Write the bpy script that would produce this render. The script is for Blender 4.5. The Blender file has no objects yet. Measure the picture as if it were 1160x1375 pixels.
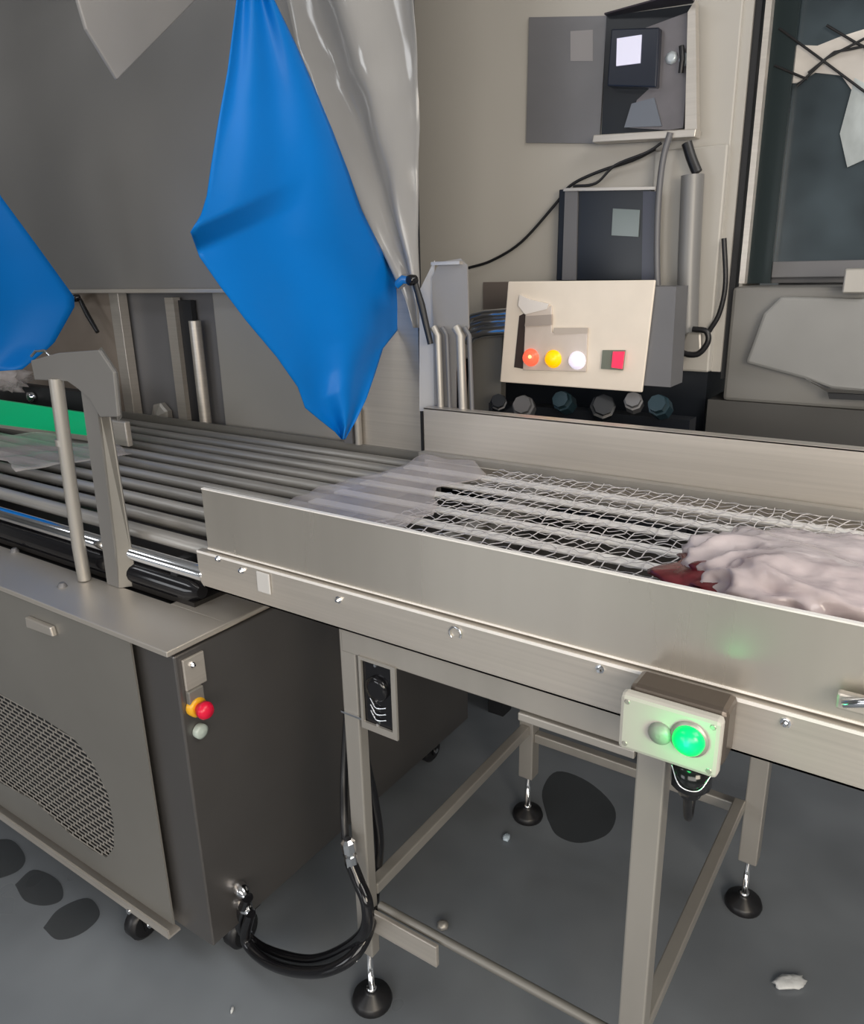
import bpy, bmesh, math, random
from mathutils import Vector, Matrix, noise
random.seed(4)
SC = bpy.context.scene
COL = SC.collection

# ------------------------------------------------------------------ camera
F, CX, CY, H = 1030.0, 580.0, 687.5, 1.5
_X = -Vector((-990 - CX, 395 - CY, F)).normalized()
_b = -(_X.x * (650 - CX) + _X.z * F) / _X.y
_Z = -Vector((650 - CX, _b, F)).normalized()
_Y = _Z.cross(_X)
RW = Matrix((_X, _Y, _Z))                       # photo axes -> world
cam = bpy.data.cameras.new('camera')
cam_o = bpy.data.objects.new('camera', cam)
COL.objects.link(cam_o)
m3 = Matrix((RW @ Vector((1, 0, 0)), RW @ Vector((0, -1, 0)), RW @ Vector((0, 0, -1)))).transposed()
cam_o.matrix_world = Matrix.Translation((0, 0, H)) @ m3.to_4x4()
cam.sensor_fit = 'VERTICAL'
cam.sensor_height = 36.0
cam.lens = F / 1375.0 * 36.0
cam.clip_start = 0.05
SC.camera = cam_o
C0 = Vector((0, 0, H))


def at(u, v, x=None, y=None, z=None):
    """survey helper: the point of a real plane x=, y= or z= seen at a photo pixel"""
    r = RW @ Vector((u - CX, v - CY, F))
    if x is not None:
        t = x / r.x
    elif y is not None:
        t = y / r.y
    else:
        t = (z - H) / r.z
    return C0 + r * t


# ------------------------------------------------------------------ world, lights, exposure
w = bpy.data.worlds.new('world')
SC.world = w
w.use_nodes = True
w.node_tree.nodes['Background'].inputs[0].default_value = (0.75, 0.85, 1.0, 1)
w.node_tree.nodes['Background'].inputs[1].default_value = 0.3
vs = SC.view_settings
vs.view_transform = 'Standard'
vs.look = 'None'
vs.gamma = 1
vs.exposure = 0.14
vs.use_curve_mapping = False


def area(name, loc, target, sx, sy, power, color):
    l = bpy.data.lights.new(name, 'AREA')
    l.shape = 'RECTANGLE'
    l.size, l.size_y, l.energy, l.color = sx, sy, power, color
    o = bpy.data.objects.new(name, l)
    COL.objects.link(o)
    o.location = loc
    o.rotation_euler = (Vector(target) - Vector(loc)).to_track_quat('-Z', 'Y').to_euler()
    return o


area('ceiling_light_main', (1.7, 0.9, 3.6), (0.2, 1.4, 0.4), 2.6, 2.0, 84, (1.0, 0.96, 0.91))
area('front_fill_light', (1.2, -3.3, 1.8), (-0.6, 1.2, 0.9), 3.4, 1.8, 90, (1.0, 0.95, 0.88))  # unseen fill, added to brighten the front panels; no window there
area('right_fill_light', (1.6, -0.7, 1.8), (0.2, 0.95, 0.9), 0.9, 0.9, 34, (1.0, 0.87, 0.70))  # added warm fill, brightens the right end of the side panels
area('ceiling_light_rear', (0.9, 3.4, 3.7), (0.2, 2.2, 0.0), 3.0, 1.6, 110, (0.9, 0.96, 1.0))
area('curtain_gloss_light', (-2.9, -1.2, 3.6), (-1.8, 1.4, 1.2), 1.8, 0.5, 14, (0.95, 0.97, 1.0))  # added for its glossy reflection on the milky curtain
area('left_fill_light', (-2.8, -3.6, 1.3), (-2.2, 1.0, 0.7), 2.0, 1.4, 30, (0.95, 0.97, 1.0))  # low unseen fill, added to light the cabinet door more than the floor


# ------------------------------------------------------------------ materials
def mat(name, col, metal=0.0, rough=0.5, var=0.0, scale=(6, 6, 6), bump=0.0, emit=None, es=0.0,
        alpha=1.0, rvar=0.0, detail=4, spec=0.5, bscale=None, col2=None, trans=0.0):
    m = bpy.data.materials.new(name)
    m.use_nodes = True
    nt = m.node_tree
    b = nt.nodes['Principled BSDF']
    b.inputs['Base Color'].default_value = (*col, 1)
    b.inputs['Metallic'].default_value = metal
    b.inputs['Roughness'].default_value = rough
    b.inputs['Alpha'].default_value = alpha
    b.inputs['Specular IOR Level'].default_value = spec
    b.inputs['Transmission Weight'].default_value = trans
    if emit:
        b.inputs['Emission Color'].default_value = (*emit, 1)
        b.inputs['Emission Strength'].default_value = es
    tc = nt.nodes.new('ShaderNodeTexCoord')
    mp = nt.nodes.new('ShaderNodeMapping')
    mp.inputs['Scale'].default_value = scale
    g = nt.nodes.new('ShaderNodeNewGeometry')
    nt.links.new(g.outputs['Position'], mp.inputs['Vector'])
    n = nt.nodes.new('ShaderNodeTexNoise')
    n.inputs['Scale'].default_value = 1.0
    n.inputs['Detail'].default_value = detail
    nt.links.new(mp.outputs[0], n.inputs['Vector'])
    if var or col2:
        mx = nt.nodes.new('ShaderNodeMix')
        mx.data_type = 'RGBA'
        c2 = col2 or tuple(min(1, c * (1 + var)) for c in col)
        c1 = col if col2 else tuple(c * (1 - var) for c in col)
        mx.inputs[6].default_value = (*c1, 1)
        mx.inputs[7].default_value = (*c2, 1)
        rmp = nt.nodes.new('ShaderNodeMapRange')
        rmp.inputs[1].default_value = 0.32
        rmp.inputs[2].default_value = 0.68
        nt.links.new(n.outputs[0], rmp.inputs[0])
        nt.links.new(rmp.outputs[0], mx.inputs[0])
        nt.links.new(mx.outputs[2], b.inputs['Base Color'])
    if rvar:
        rr = nt.nodes.new('ShaderNodeMapRange')
        rr.inputs[3].default_value = max(0.02, rough - rvar)
        rr.inputs[4].default_value = min(1, rough + rvar)
        nt.links.new(n.outputs[0], rr.inputs[0])
        nt.links.new(rr.outputs[0], b.inputs['Roughness'])
    if bump:
        src = n
        if bscale:
            mp2 = nt.nodes.new('ShaderNodeMapping')
            mp2.inputs['Scale'].default_value = bscale
            nt.links.new(g.outputs['Position'], mp2.inputs['Vector'])
            src = nt.nodes.new('ShaderNodeTexNoise')
            src.inputs['Scale'].default_value = 1.0
            nt.links.new(mp2.outputs[0], src.inputs['Vector'])
        bp = nt.nodes.new('ShaderNodeBump')
        bp.inputs['Strength'].default_value = bump
        bp.inputs['Distance'].default_value = 0.01
        nt.links.new(src.outputs[0], bp.inputs['Height'])
        nt.links.new(bp.outputs[0], b.inputs['Normal'])
    return m


STEEL = mat('brushed steel', (0.60, 0.56, 0.51), 0.6, 0.38, var=0.05, scale=(2, 2, 160), rvar=0.06)
STEELV = mat('brushed steel side panel', (0.60, 0.565, 0.51), 0.7, 0.28, var=0.05, scale=(7, 2, 0.5), rvar=0.05)
STEELD = mat('dull steel sheet', (0.27, 0.26, 0.24), 0.45, 0.45, var=0.06, scale=(3, 3, 3), rvar=0.05)
STEELG = mat('grey steel lining', (0.27, 0.265, 0.26), 0.4, 0.5, var=0.10, scale=(1.4, 1.4, 1.4), rvar=0.05, detail=2)
TUBE = mat('ground steel tube', (0.43, 0.41, 0.38), 0.5, 0.42, var=0.06, scale=(9, 9, 2))
CHROME = mat('bright chrome', (0.85, 0.86, 0.88), 1.0, 0.12)
ROD = mat('worn roller steel', (0.36, 0.35, 0.335), 0.4, 0.42, var=0.22, scale=(2, 60, 60), bump=0.15, bscale=(6, 90, 90))
BLACK = mat('black rubber', (0.012, 0.012, 0.014), 0, 0.38)
BLACKG = mat('glossy black', (0.01, 0.01, 0.012), 0, 0.12)
DARK = mat('dark void paint', (0.018, 0.019, 0.022), 0, 0.6)
WHITEP = mat('white slide strip', (0.88, 0.86, 0.84), 0, 0.4, var=0.05, scale=(20, 40, 10))
WIRE = mat('galvanised wire', (0.80, 0.78, 0.80), 0.3, 0.3)
MATTE = mat('matte grey steel', (0.33, 0.32, 0.315), 0.15, 0.5, var=0.05, scale=(3, 3, 3))
BLUE = mat('blue silicone sheet', (0.001, 0.18, 0.62), 0, 0.42, var=0.06, scale=(3, 3, 3), detail=2, spec=0.2)
FILM = mat('clear plastic film', (0.80, 0.74, 0.74), 0, 0.22, alpha=0.33, bump=0.3, bscale=(14, 40, 30))
CURT = mat('milky plastic sheet', (0.33, 0.325, 0.32), 0, 0.14, var=0.08, scale=(4, 4, 2), spec=0.7)
BEIGE = mat('warm grey enamel', (0.47, 0.45, 0.415), 0, 0.42, var=0.05, scale=(1.2, 1.2, 1.2), detail=2)
CREAM = mat('cream plastic panel', (0.86, 0.77, 0.66), 0, 0.35, var=0.04, scale=(9, 9, 9))
GREEN = mat('green plastic guide', (0.005, 0.62, 0.26), 0, 0.3)
RED = mat('red plastic', (0.75, 0.01, 0.05), 0, 0.3)
YELL = mat('amber plastic', (0.80, 0.42, 0.02), 0, 0.3)
GREYB = mat('grey painted box', (0.16, 0.16, 0.17), 0.1, 0.45, var=0.08, scale=(3, 3, 3))
SMOKE = mat('smoked window', (0.05, 0.066, 0.078), 0.0, 0.12, var=0.35, scale=(5, 5, 5), detail=2)
NAVY = mat('dark blue enamel', (0.012, 0.015, 0.021), 0, 0.3)

# ------------------------------------------------------------------ mesh kit
ORG = {}


class MB:
    def __init__(s):
        s.v, s.f, s.sm = [], [], []

    def add(s, vs_, fs, smooth=False):
        k = len(s.v)
        s.v += [Vector(p) for p in vs_]
        for q in fs:
            s.f.append([i + k for i in q])
            s.sm.append(smooth)
        return s

    def box(s, a, b):
        x0, y0, z0 = a
        x1, y1, z1 = b
        P = [(x, y, z) for x in (x0, x1) for y in (y0, y1) for z in (z0, z1)]
        return s.add(P, [(0, 1, 3, 2), (4, 6, 7, 5), (0, 4, 5, 1), (2, 3, 7, 6), (0, 2, 6, 4), (1, 5, 7, 3)])

    def prism(s, pts, ext, smooth=False):
        n = len(pts)
        e = Vector(ext)
        P = [Vector(p) for p in pts]
        F_ = [tuple(range(n))[::-1], tuple(range(n, 2 * n))]
        s.add(P + [p + e for p in P], F_)
        s.add(P + [p + e for p in P], [(i, (i + 1) % n, (i + 1) % n + n, i + n) for i in range(n)], smooth)
        return s

    def tube(s, path, r, n=10, cap=True, smooth=True):
        path = [Vector(p) for p in path]
        rs = r if isinstance(r, (list, tuple)) else [r] * len(path)
        t0 = (path[1] - path[0]).normalized()
        up = Vector((0, 0, 1)) if abs(t0.z) < 0.9 else Vector((1, 0, 0))
        a = t0.cross(up).normalized()
        V, F_ = [], []
        for i, p in enumerate(path):
            t = (path[min(i + 1, len(path) - 1)] - path[max(i - 1, 0)]).normalized()
            a = (a - t * a.dot(t)).normalized()
            b = t.cross(a)
            for k in range(n):
                th = 2 * math.pi * k / n
                V.append(p + (a * math.cos(th) + b * math.sin(th)) * rs[i])
        for i in range(len(path) - 1):
            for k in range(n):
                k2 = (k + 1) % n
                F_.append((i * n + k, i * n + k2, (i + 1) * n + k2, (i + 1) * n + k))
        s.add(V, F_, smooth)
        if cap:
            s.add(V[:n], [tuple(range(n))[::-1]])
            s.add(V[-n:], [tuple(range(n))])
        return s

    def lathe(s, c, axis, prof, n=20, smooth=True):
        """prof: (distance along the axis, radius)"""
        c, ax = Vector(c), Vector(axis).normalized()
        up = Vector((0, 0, 1)) if abs(ax.z) < 0.9 else Vector((1, 0, 0))
        a = ax.cross(up).normalized()
        b = ax.cross(a)
        V, F_ = [], []
        for d, r in prof:
            for k in range(n):
                th = 2 * math.pi * k / n
                V.append(c + ax * d + (a * math.cos(th) + b * math.sin(th)) * max(r, 1e-5))
        for i in range(len(prof) - 1):
            for k in range(n):
                k2 = (k + 1) % n
                F_.append((i * n + k, i * n + k2, (i + 1) * n + k2, (i + 1) * n + k))
        s.add(V, F_, smooth)
        s.add(V[:n], [tuple(range(n))[::-1]])
        s.add(V[-n:], [tuple(range(n))])
        return s

    def grid(s, rows, smooth=True):
        n = len(rows[0])
        V = [p for r in rows for p in r]
        F_ = [(i * n + j, i * n + j + 1, (i + 1) * n + j + 1, (i + 1) * n + j)
              for i in range(len(rows) - 1) for j in range(n - 1)]
        return s.add(V, F_, smooth)

    def build(s, name, m, parent=None, bevel=0.0, solid=0.0, label=None, kind=None, sub=0):
        lo = Vector([min(p[i] for p in s.v) for i in range(3)])
        hi = Vector([max(p[i] for p in s.v) for i in range(3)])
        o0 = Vector(((lo.x + hi.x) / 2, (lo.y + hi.y) / 2, lo.z))
        me = bpy.data.meshes.new(name)
        me.from_pydata([tuple(p - o0) for p in s.v], [], s.f)
        me.polygons.foreach_set('use_smooth', s.sm)
        me.materials.append(m)
        bm = bmesh.new()
        bm.from_mesh(me)
        if bevel:
            bmesh.ops.remove_doubles(bm, verts=bm.verts, dist=1e-5)
        if not solid:
            bmesh.ops.recalc_face_normals(bm, faces=bm.faces)
        bm.to_mesh(me)
        bm.free()
        o = bpy.data.objects.new(name, me)
        COL.objects.link(o)
        po = Vector((0, 0, 0))
        if parent is not None:
            o.parent = parent
            po = ORG[parent.name]
        o.location = o0 - po
        ORG[o.name] = o0
        if bevel:
            d = o.modifiers.new('bevel', 'BEVEL')
            d.width, d.segments, d.limit_method = bevel, 2, 'ANGLE'
        if solid:
            d = o.modifiers.new('solid', 'SOLIDIFY')
            d.thickness = solid
            d.offset = 0
        if sub:
            d = o.modifiers.new('sub', 'SUBSURF')
            d.levels = d.render_levels = sub
        if label:
            o['label'] = label
        if kind:
            o['kind'] = kind
        return o


def B(a, b):
    return MB().box(a, b)


def tag(o, label, cat, group=None):
    o['label'] = label
    o['category'] = cat
    if group:
        o['group'] = group
    return o


def thing(name, label, cat, loc=(0, 0, 0), group=None):
    o = bpy.data.objects.new(name, None)
    COL.objects.link(o)
    o.empty_display_size = 0.05
    o.location = loc
    ORG[o.name] = Vector(loc)
    return tag(o, label, cat, group)


def smooth_path(pts, n=8):
    """Catmull-Rom through the points"""
    P = [Vector(p) for p in pts]
    P = [P[0] * 2 - P[1]] + P + [P[-1] * 2 - P[-2]]
    out = []
    for i in range(1, len(P) - 2):
        for k in range(n):
            t = k / n
            a, b, c, d = P[i - 1:i + 3]
            out.append(0.5 * ((2 * b) + (c - a) * t + (2 * a - 5 * b + 4 * c - d) * t * t + (3 * b - a - 3 * c + d) * t ** 3))
    out.append(P[-2])
    return out


def bolt(c, axis, parent, r=0.006, name='bolt', m=None):
    return MB().lathe(c, axis, [(0, r * 1.5), (0.002, r * 1.5), (0.0021, r), (0.006, r), (0.008, r * 0.6)], 8, False) \
        .build(name, m or CHROME, parent)


def struct(name, mb, m):
    return mb.build(name, m, kind='structure')


# ------------------------------------------------------------------ room
FLOOR = mat('grey epoxy floor', (0.15, 0.165, 0.185), 0, 0.30, scale=(2.2, 2.2, 2.2), detail=3, rvar=0.10,
            col2=(0.24, 0.265, 0.295), bump=0.08, bscale=(9, 9, 9), spec=0.55)
WALL = mat('pale factory wall', (0.42, 0.42, 0.41), 0, 0.7, var=0.08, scale=(0.7, 0.7, 0.7))
CEIL = mat('grey ceiling', (0.45, 0.46, 0.47), 0, 0.8, var=0.05, scale=(1, 1, 1))
struct('floor', B((-7, -4, -0.06), (4.5, 7, 0)), FLOOR)
struct('ceiling', B((-7, -4, 3.8), (4.5, 7, 3.9)), CEIL)
struct('wall_back', B((-7, 7, 0), (4.5, 7.1, 3.8)), WALL)
struct('wall_front', B((-7, -4.1, 0), (4.5, -4, 3.8)), WALL)
struct('wall_left', B((-7.1, -4, 0), (-7, 7, 3.8)), WALL)
struct('wall_right', B((4.5, -4, 0), (4.6, 7, 3.8)), WALL)

# ------------------------------------------------------------------ belt conveyor (right)
YF, YR = 0.936, 1.70
conv = thing('belt_conveyor', 'stainless belt conveyor on tube legs, wire mesh belt, running to the right edge', 'conveyor', (-0.5, 1.3, 0))
XL, XR = -1.195, 0.75
B((XL, YF, 0.972), (XR, YF + 0.004, 1.098)).build('side_panel', STEELV, conv)
B((XL, YF - 0.001, 1.0981), (XR, YF + 0.007, 1.1005)).build('top_lip', WHITEP, conv)
# recessed seam with a bright lip, then the lower rail
B((XL + 0.03, YF + 0.004, 0.955), (XR, YF + 0.010, 0.975)).build('seam_strip', STEELD, conv)
MB().prism([(XL - 0.022, YF - 0.012, 0.968), (XL - 0.022, YF - 0.012, 0.905), (XL - 0.010, YF - 0.012, 0.893), (XR, YF - 0.012, 0.893),
            (XR, YF - 0.012, 0.968)], (0, 0.004, 0)).box((XL - 0.022, YF - 0.012, 0.966), (XR, YF + 0.004, 0.970)) \
    .box((XL - 0.01, YF - 0.012, 0.893), (XR, YF + 0.02, 0.896)).build('lower_rail', STEEL, conv)
B((XL, YR, 0.97), (XR, YR + 0.004, 1.14)).box((XL, YR, 1.137), (XR, YR + 0.035, 1.141)).build('rear_side_panel', STEEL, conv, label='rear side panel of the conveyor')
B((XL, YR - 0.03, 1.005), (XR, YR - 0.004, 1.022)).build('edge_strip', TUBE, conv)
B((XL, YR - 0.05, 0.94), (XR, YR, 0.97)).build('rear_rail', STEEL, conv)
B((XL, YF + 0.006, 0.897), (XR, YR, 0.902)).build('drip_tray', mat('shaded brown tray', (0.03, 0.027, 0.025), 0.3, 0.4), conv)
for x in (-1.18, -0.8, -0.27, 0.3):
    B((x, YF + 0.012, 0.94), (x + 0.03, YR - 0.05, 0.9995)).build('cross_member', STEELD, conv)
# slide strips seen in the photograph at one column of pixels
for v in (640, 657, 674, 692, 714, 737):
    y = at(760, v, z=1.006).y
    B((XL + 0.02, y - 0.016, 1.0005), (XR, y + 0.016, 1.006)).build('slide_strip', WHITEP, conv, bevel=0.0015)
# woven wire belt: 1 part, too fine to pick apart
mb = MB()
x = -0.92
while x < 0.6:
    ph = random.random() * 6
    pts = []
    for i in range(26):
        y = YF + 0.03 + i * (YR - YF - 0.075) / 25
        start = -0.92 + 0.10 * math.sin(y * 9) + (y - 0.95) * 0.12
        pts.append(Vector((x + 0.006 * math.sin(i * 1.5 + ph) + 0.10 * (y - 1.3), y, 1.010 + 0.0025 * math.sin(i * 2.6 + ph))))
    mb.tube(pts, 0.0013, 3, False)
    x += 0.027 + random.uniform(-0.003, 0.003)
y = YF + 0.035
while y < YR - 0.05:
    pts = []
    for i in range(130):
        xx = -0.93 + i * 0.0118
        pts.append(Vector((xx, y + 0.0035 * math.sin(i * 1.6 + y * 50), 1.011 + 0.0025 * math.sin(i * 1.57))))
    mb.tube(pts, 0.0010, 3, False)
    y += 0.027
mb.build('wire_mesh_belt', WIRE, conv, kind='stuff')

B((XL - 0.02, YF - 0.0135, 0.9665), (XR, YF - 0.0115, 0.9712)).build('rail_lip', WHITEP, conv)
B((XL, YF - 0.0015, 0.9735), (XR, YF, 0.9765)).build('panel_hem', WHITEP, conv)
# legs with levelling feet
LEGW = 0.042
for (lx, ly, lw, ld) in ((-0.858, YF, 0.037, 0.026), (-0.300, YF, 0.042, 0.034), (-0.852, 1.63, 0.042, 0.042), (-0.262, 1.63, 0.042, 0.042)):
    B((lx, ly, 0.14), (lx + lw, ly + ld, 0.892)).build('leg', TUBE, conv, bevel=0.003)
    c = Vector((lx + lw / 2, ly + ld / 2, 0))
    ft = MB().lathe(c, (0, 0, 1), [(0, 0.042), (0.008, 0.044), (0.020, 0.040), (0.030, 0.016), (0.036, 0.014)], 24) \
        .build('levelling_foot', BLACK, conv)
    MB().lathe(c + Vector((0, 0, 0.034)), (0, 0, 1), [(0, 0.011), (0.008, 0.011), (0.0081, 0.007), (0.11, 0.007)], 12) \
        .build('threaded_rod', CHROME, ft)
# frame below the rail, stretchers
B((-0.852, YF - 0.001, 0.842), (-0.258, YF + 0.030, 0.892)).build('top_frame_rail', TUBE, conv, bevel=0.002)
B((-0.852, 1.63, 0.842), (-0.220, 1.63 + LEGW, 0.892)).build('top_frame_rail', TUBE, conv, bevel=0.002)
B((-0.49, YF - 0.004, 0.824), (-0.302, YF + 0.03, 0.838)).build('frame_angle', TUBE, conv, bevel=0.002)
MB().tube([(-0.81, YF + 0.02, 0.268), (-0.30, YF + 0.02, 0.268)], 0.009, 10).build('front_stretcher', STEELD, conv)
B((-0.81, YF - 0.006, 0.222), (-0.655, YF + 0.004, 0.272)).build('stretcher_plate', STEEL, conv, bevel=0.002)
for x in (-0.845, -0.285):
    B((x, YF + 0.026, 0.285), (x + 0.026, 1.63, 0.311)).build('side_stretcher', TUBE, conv, bevel=0.003)
B((-0.81, 1.64, 0.258), (-0.262, 1.665, 0.285)).build('rear_stretcher', TUBE, conv, bevel=0.003)
# cut-out plate with a dark connector beside the left leg
cp = MB()
x0, x1, z0, z1 = -0.81, -0.728, 0.700, 0.846
for a, b in (((x0, z0), (x1, z0 + 0.014)), ((x0, z1 - 0.006), (x1, z1)), ((x0, z0 + 0.014), (x0 + 0.006, z1 - 0.006)), ((x1 - 0.010, z0 + 0.014), (x1, z1 - 0.006))):
    cp.box((a[0], YF - 0.006, a[1]), (b[0], YF - 0.001, b[1]))
cpo = cp.build('socket_plate', TUBE, conv)
B((x0 + 0.004, YF, z0 + 0.006), (x1 - 0.006, YF + 0.002, z1 - 0.004)).build('socket_recess', BLACKG, cpo)
MB().lathe((-0.772, YF - 0.001, 0.79), (0, -1, 0), [(0, 0.024), (0.006, 0.024), (0.008, 0.016)], 16).build('socket', BLACKG, cpo)
for dz in (0.835, 0.715):
    MB().lathe((-0.775, YF, dz), (0, -1, 0), [(0, 0.004), (0.003, 0.003)], 8).build('screw', CHROME, cpo)
for i, zz in enumerate((0.755, 0.742, 0.73)):
    MB().tube(smooth_path([(-0.79, YF - 0.001, zz + 0.01), (-0.775, YF - 0.004, zz - 0.004), (-0.755, YF - 0.001, zz)]), 0.0016, 6) \
        .build('wire', CHROME, cpo)
B((-0.862, YF - 0.003, 0.712), (-0.802, YF - 0.001, 0.716)).build('weld_seam', CHROME, conv)
# bolts, tabs
for (u, v) in ((294, 750), (325, 766), (455, 805), (806, 898), (1055, 970)):
    bolt(at(u, v, y=YF - 0.012), (0, -1, 0), conv, 0.0045)
p = at(612, 850, y=YF - 0.012)
MB().tube([p + Vector((0.011 * math.cos(t), -0.002, 0.011 * math.sin(t))) for t in [k * 0.5 for k in range(-1, 9)]], 0.0018, 6).build('snap_ring', CHROME, conv)
p = at(355, 782, y=YF - 0.0125)
MB().prism([p + Vector((-0.017, 0, -0.021)), p + Vector((0.017, 0, -0.021)), p + Vector((0.017, 0, 0.021)), p + Vector((-0.017, 0, 0.021))],
           (0, -0.004, 0)).build('sensor_plate', mat('grey white tape', (0.62, 0.61, 0.60), 0, 0.5), conv, bevel=0.003)
p = at(1150, 940, y=YF - 0.012)
lt = MB().box(p + Vector((-0.02, -0.012, -0.012)), p + Vector((0.05, 0, 0.010))).build('latch', STEEL, conv, bevel=0.003)
MB().tube([p + Vector((-0.01, -0.015, 0.0)), p + Vector((0.012, -0.03, 0.016)), p + Vector((0.04, -0.02, 0.02))], 0.006, 10).build('latch_lever', CHROME, lt)

# plastic film draped over the start of the belt
film = []
for i in range(15):
    t = i / 14
    y = YF + 0.012 + t * (YR - YF - 0.05)
    row = []
    L = 0.42 - 0.20 * t + 0.03 * math.sin(t * 17)
    for j in range(15):
        q = j / 14
        xx = XL - 0.015 + 0.02 * math.sin(t * 9) + L * q
        z = 1.017 + 0.004 * math.sin(t * 40) + 0.003 * math.sin(q * 9 + t * 6) - 0.012 * max(0, 0.15 - q) / 0.15
        row.append(Vector((xx, y, z)))
    film.append(row)
tag(MB().grid(film).build('plastic_film', FILM, solid=0.0008), 'milky clear plastic film lying over the near end of the mesh belt', 'plastic film')

# ------------------------------------------------------------------ wrapped meat on the belt
meat_m = mat('dark red meat', (0.10, 0.008, 0.012), 0, 0.25, col2=(0.20, 0.03, 0.04), scale=(40, 40, 40))
wrap_m = mat('crumpled wrapper', (0.74, 0.66, 0.68), 0, 0.14, alpha=0.66, var=0.06, scale=(30, 30, 30), bump=0.3, bscale=(24, 40, 30))
pk = thing('wrapped_meat', 'crumpled clear plastic bag of dark red meat lying on the mesh belt', 'package', (-0.13, 1.16, 1.014))


def blob(cx, cy, rx, ry, rz, z0, amp, fr, seed, nu=56, nv=26, smooth=True):
    mb = MB()
    V = []
    for i in range(nv + 1):
        ph = math.pi * i / nv
        for j in range(nu):
            th = 2 * math.pi * j / nu
            d = Vector((math.sin(ph) * math.cos(th), math.sin(ph) * math.sin(th), math.cos(ph)))
            k = 1 + amp * (abs(noise.noise(d * fr + Vector((seed, 0, 0)))) * 2 - 0.5) + amp * 0.6 * (0.5 - abs(noise.noise(d * fr * 2.7 + Vector((0, seed, 0)))))
            P = Vector((cx + rx * d.x * k, cy + ry * d.y * k, z0 + rz + rz * d.z * k))
            P.z = max(P.z, z0)
            V.append(P)
    Fc = []
    for i in range(nv):
        for j in range(nu):
            j2 = (j + 1) % nu
            Fc.append((i * nu + j, i * nu + j2, (i + 1) * nu + j2, (i + 1) * nu + j))
    mb.add(V, Fc, smooth)
    return mb


blob(-0.160, 1.115, 0.165, 0.125, 0.034, 1.017, 0.2, 3, 3).build('meat', meat_m, pk)
WR = blob(-0.125, 1.15, 0.178, 0.155, 0.048, 1.015, 0.0, 3.0, 9, 150, 70)
for q in WR.v:
    dx, dy = (q.x + 0.125) / 0.178, (q.y - 1.15) / 0.155
    e = min(1.0, max(0.0, (dx * dx + dy * dy) ** 0.5 * 1.25 - 0.25)) * (1.0 if dx < 0.2 else 0.7)
    n1 = 1 - 2 * abs(noise.noise(Vector((q.x * 14 + q.y * 6, q.y * 22, q.z * 22))))
    n2 = 1 - 2 * abs(noise.noise(Vector((q.x * 34 + 9, q.y * 52, q.z * 50))))
    n3 = noise.noise(Vector((q.x * 9, q.y * 14, 3)))
    k = 1 + e * (0.13 * (n1 - 0.5) + 0.05 * (n2 - 0.5)) + 0.03 * (n1 - 0.5) * (1 - e) + 0.14 * n3
    q.x = -0.125 + (q.x + 0.125) * k
    q.y = 1.15 + (q.y - 1.15) * k
    q.z = max(1.015, 1.015 + (q.z - 1.015) * (k + 0.10 * e * (n1 - 0.4)))
WR.build('wrapper', wrap_m, pk)
rows = []
for i in range(16):
    t = i / 15
    row = []
    for j in range(16):
        q = j / 15
        row.append(Vector((-0.03 + 0.22 * t, 1.02 + 0.2 * q + 0.01 * math.sin(t * 20), 1.02 + 0.03 * (0.5 + noise.noise(Vector((t * 7, q * 7, 2)))) * (1 - t * 0.5))))
    rows.append(row)
MB().grid(rows).build('wrapper_tail', wrap_m, pk, solid=0.001)
rows = []
for i in range(9):
    t = i / 8
    rows.append([Vector((-0.30 + 0.07 * t, 1.06 + 0.2 * q / 8 - 0.02 * t, 1.017 + 0.035 * t * (0.6 + noise.noise(Vector((t * 6, q, 5)))))) for q in range(9)])
MB().grid(rows).build('wrapper_tail', wrap_m, pk, solid=0.001)

# ------------------------------------------------------------------ control box with green lamp
cb = thing('green_lamp_box', 'small grey switch box with glowing green button on the conveyor rail', 'control box', (-0.225, 0.90, 0.85))
bx0, bx1, bz0, bz1 = -0.300, -0.172, 0.892, 0.974
B((bx0 + 0.004, 0.872, bz0 + 0.004), (bx1 + 0.002, YF - 0.012, bz1 + 0.004)).build('box', mat('brown steel box', (0.15, 0.125, 0.105), 0.6, 0.3), cb, bevel=0.008)
B((bx0, 0.852, bz0), (bx1, 0.872, bz1)).build('cover', mat('pale grey cover', (0.50, 0.49, 0.45), 0, 0.4), cb, bevel=0.006)
for sx in (bx0 + 0.01, bx1 - 0.01):
    for sz in (bz0 + 0.01, bz1 - 0.01):
        MB().lathe((sx, 0.852, sz), (0, -1, 0), [(0, 0.004), (0.001, 0.003)], 8).build('screw', TUBE, cb)
pc = at(924, 995, y=0.846)
MB().lathe(pc + Vector((0, 0.006, 0)), (0, -1, 0), [(0, 0.024), (0.003, 0.024), (0.004, 0.020)], 24).build('lamp_ring', TUBE, cb)
gl = mat('green lamp lens', (0.0, 0.7, 0.15), 0, 0.25, emit=(0.0, 0.85, 0.10), es=0.9)
MB().lathe(pc + Vector((0, 0.003, 0)), (0, -1, 0), [(0, 0.020), (0.006, 0.0195), (0.011, 0.016), (0.015, 0.009), (0.0165, 0.001)], 24) \
    .build('green_lamp', gl, cb, label='glowing green button')
pl = bpy.data.lights.new('green_glow', 'POINT')
pl.energy, pl.color, pl.shadow_soft_size = 0.10, (0.05, 1.0, 0.25), 0.012
plo = bpy.data.objects.new('green_glow', pl)
COL.objects.link(plo)
plo.location = pc + Vector((0, -0.03, 0))
pk2 = at(886, 985, y=0.85)
MB().lathe(pk2 + Vector((0, 0.002, 0)), (0, -1, 0), [(0, 0.015), (0.004, 0.015), (0.008, 0.012), (0.010, 0.003)], 20) \
    .build('blank_button', mat('dim lamp lens', (0.27, 0.30, 0.26), 0, 0.3), cb)
gc = Vector((-0.210, 0.885, 0.897))
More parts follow.
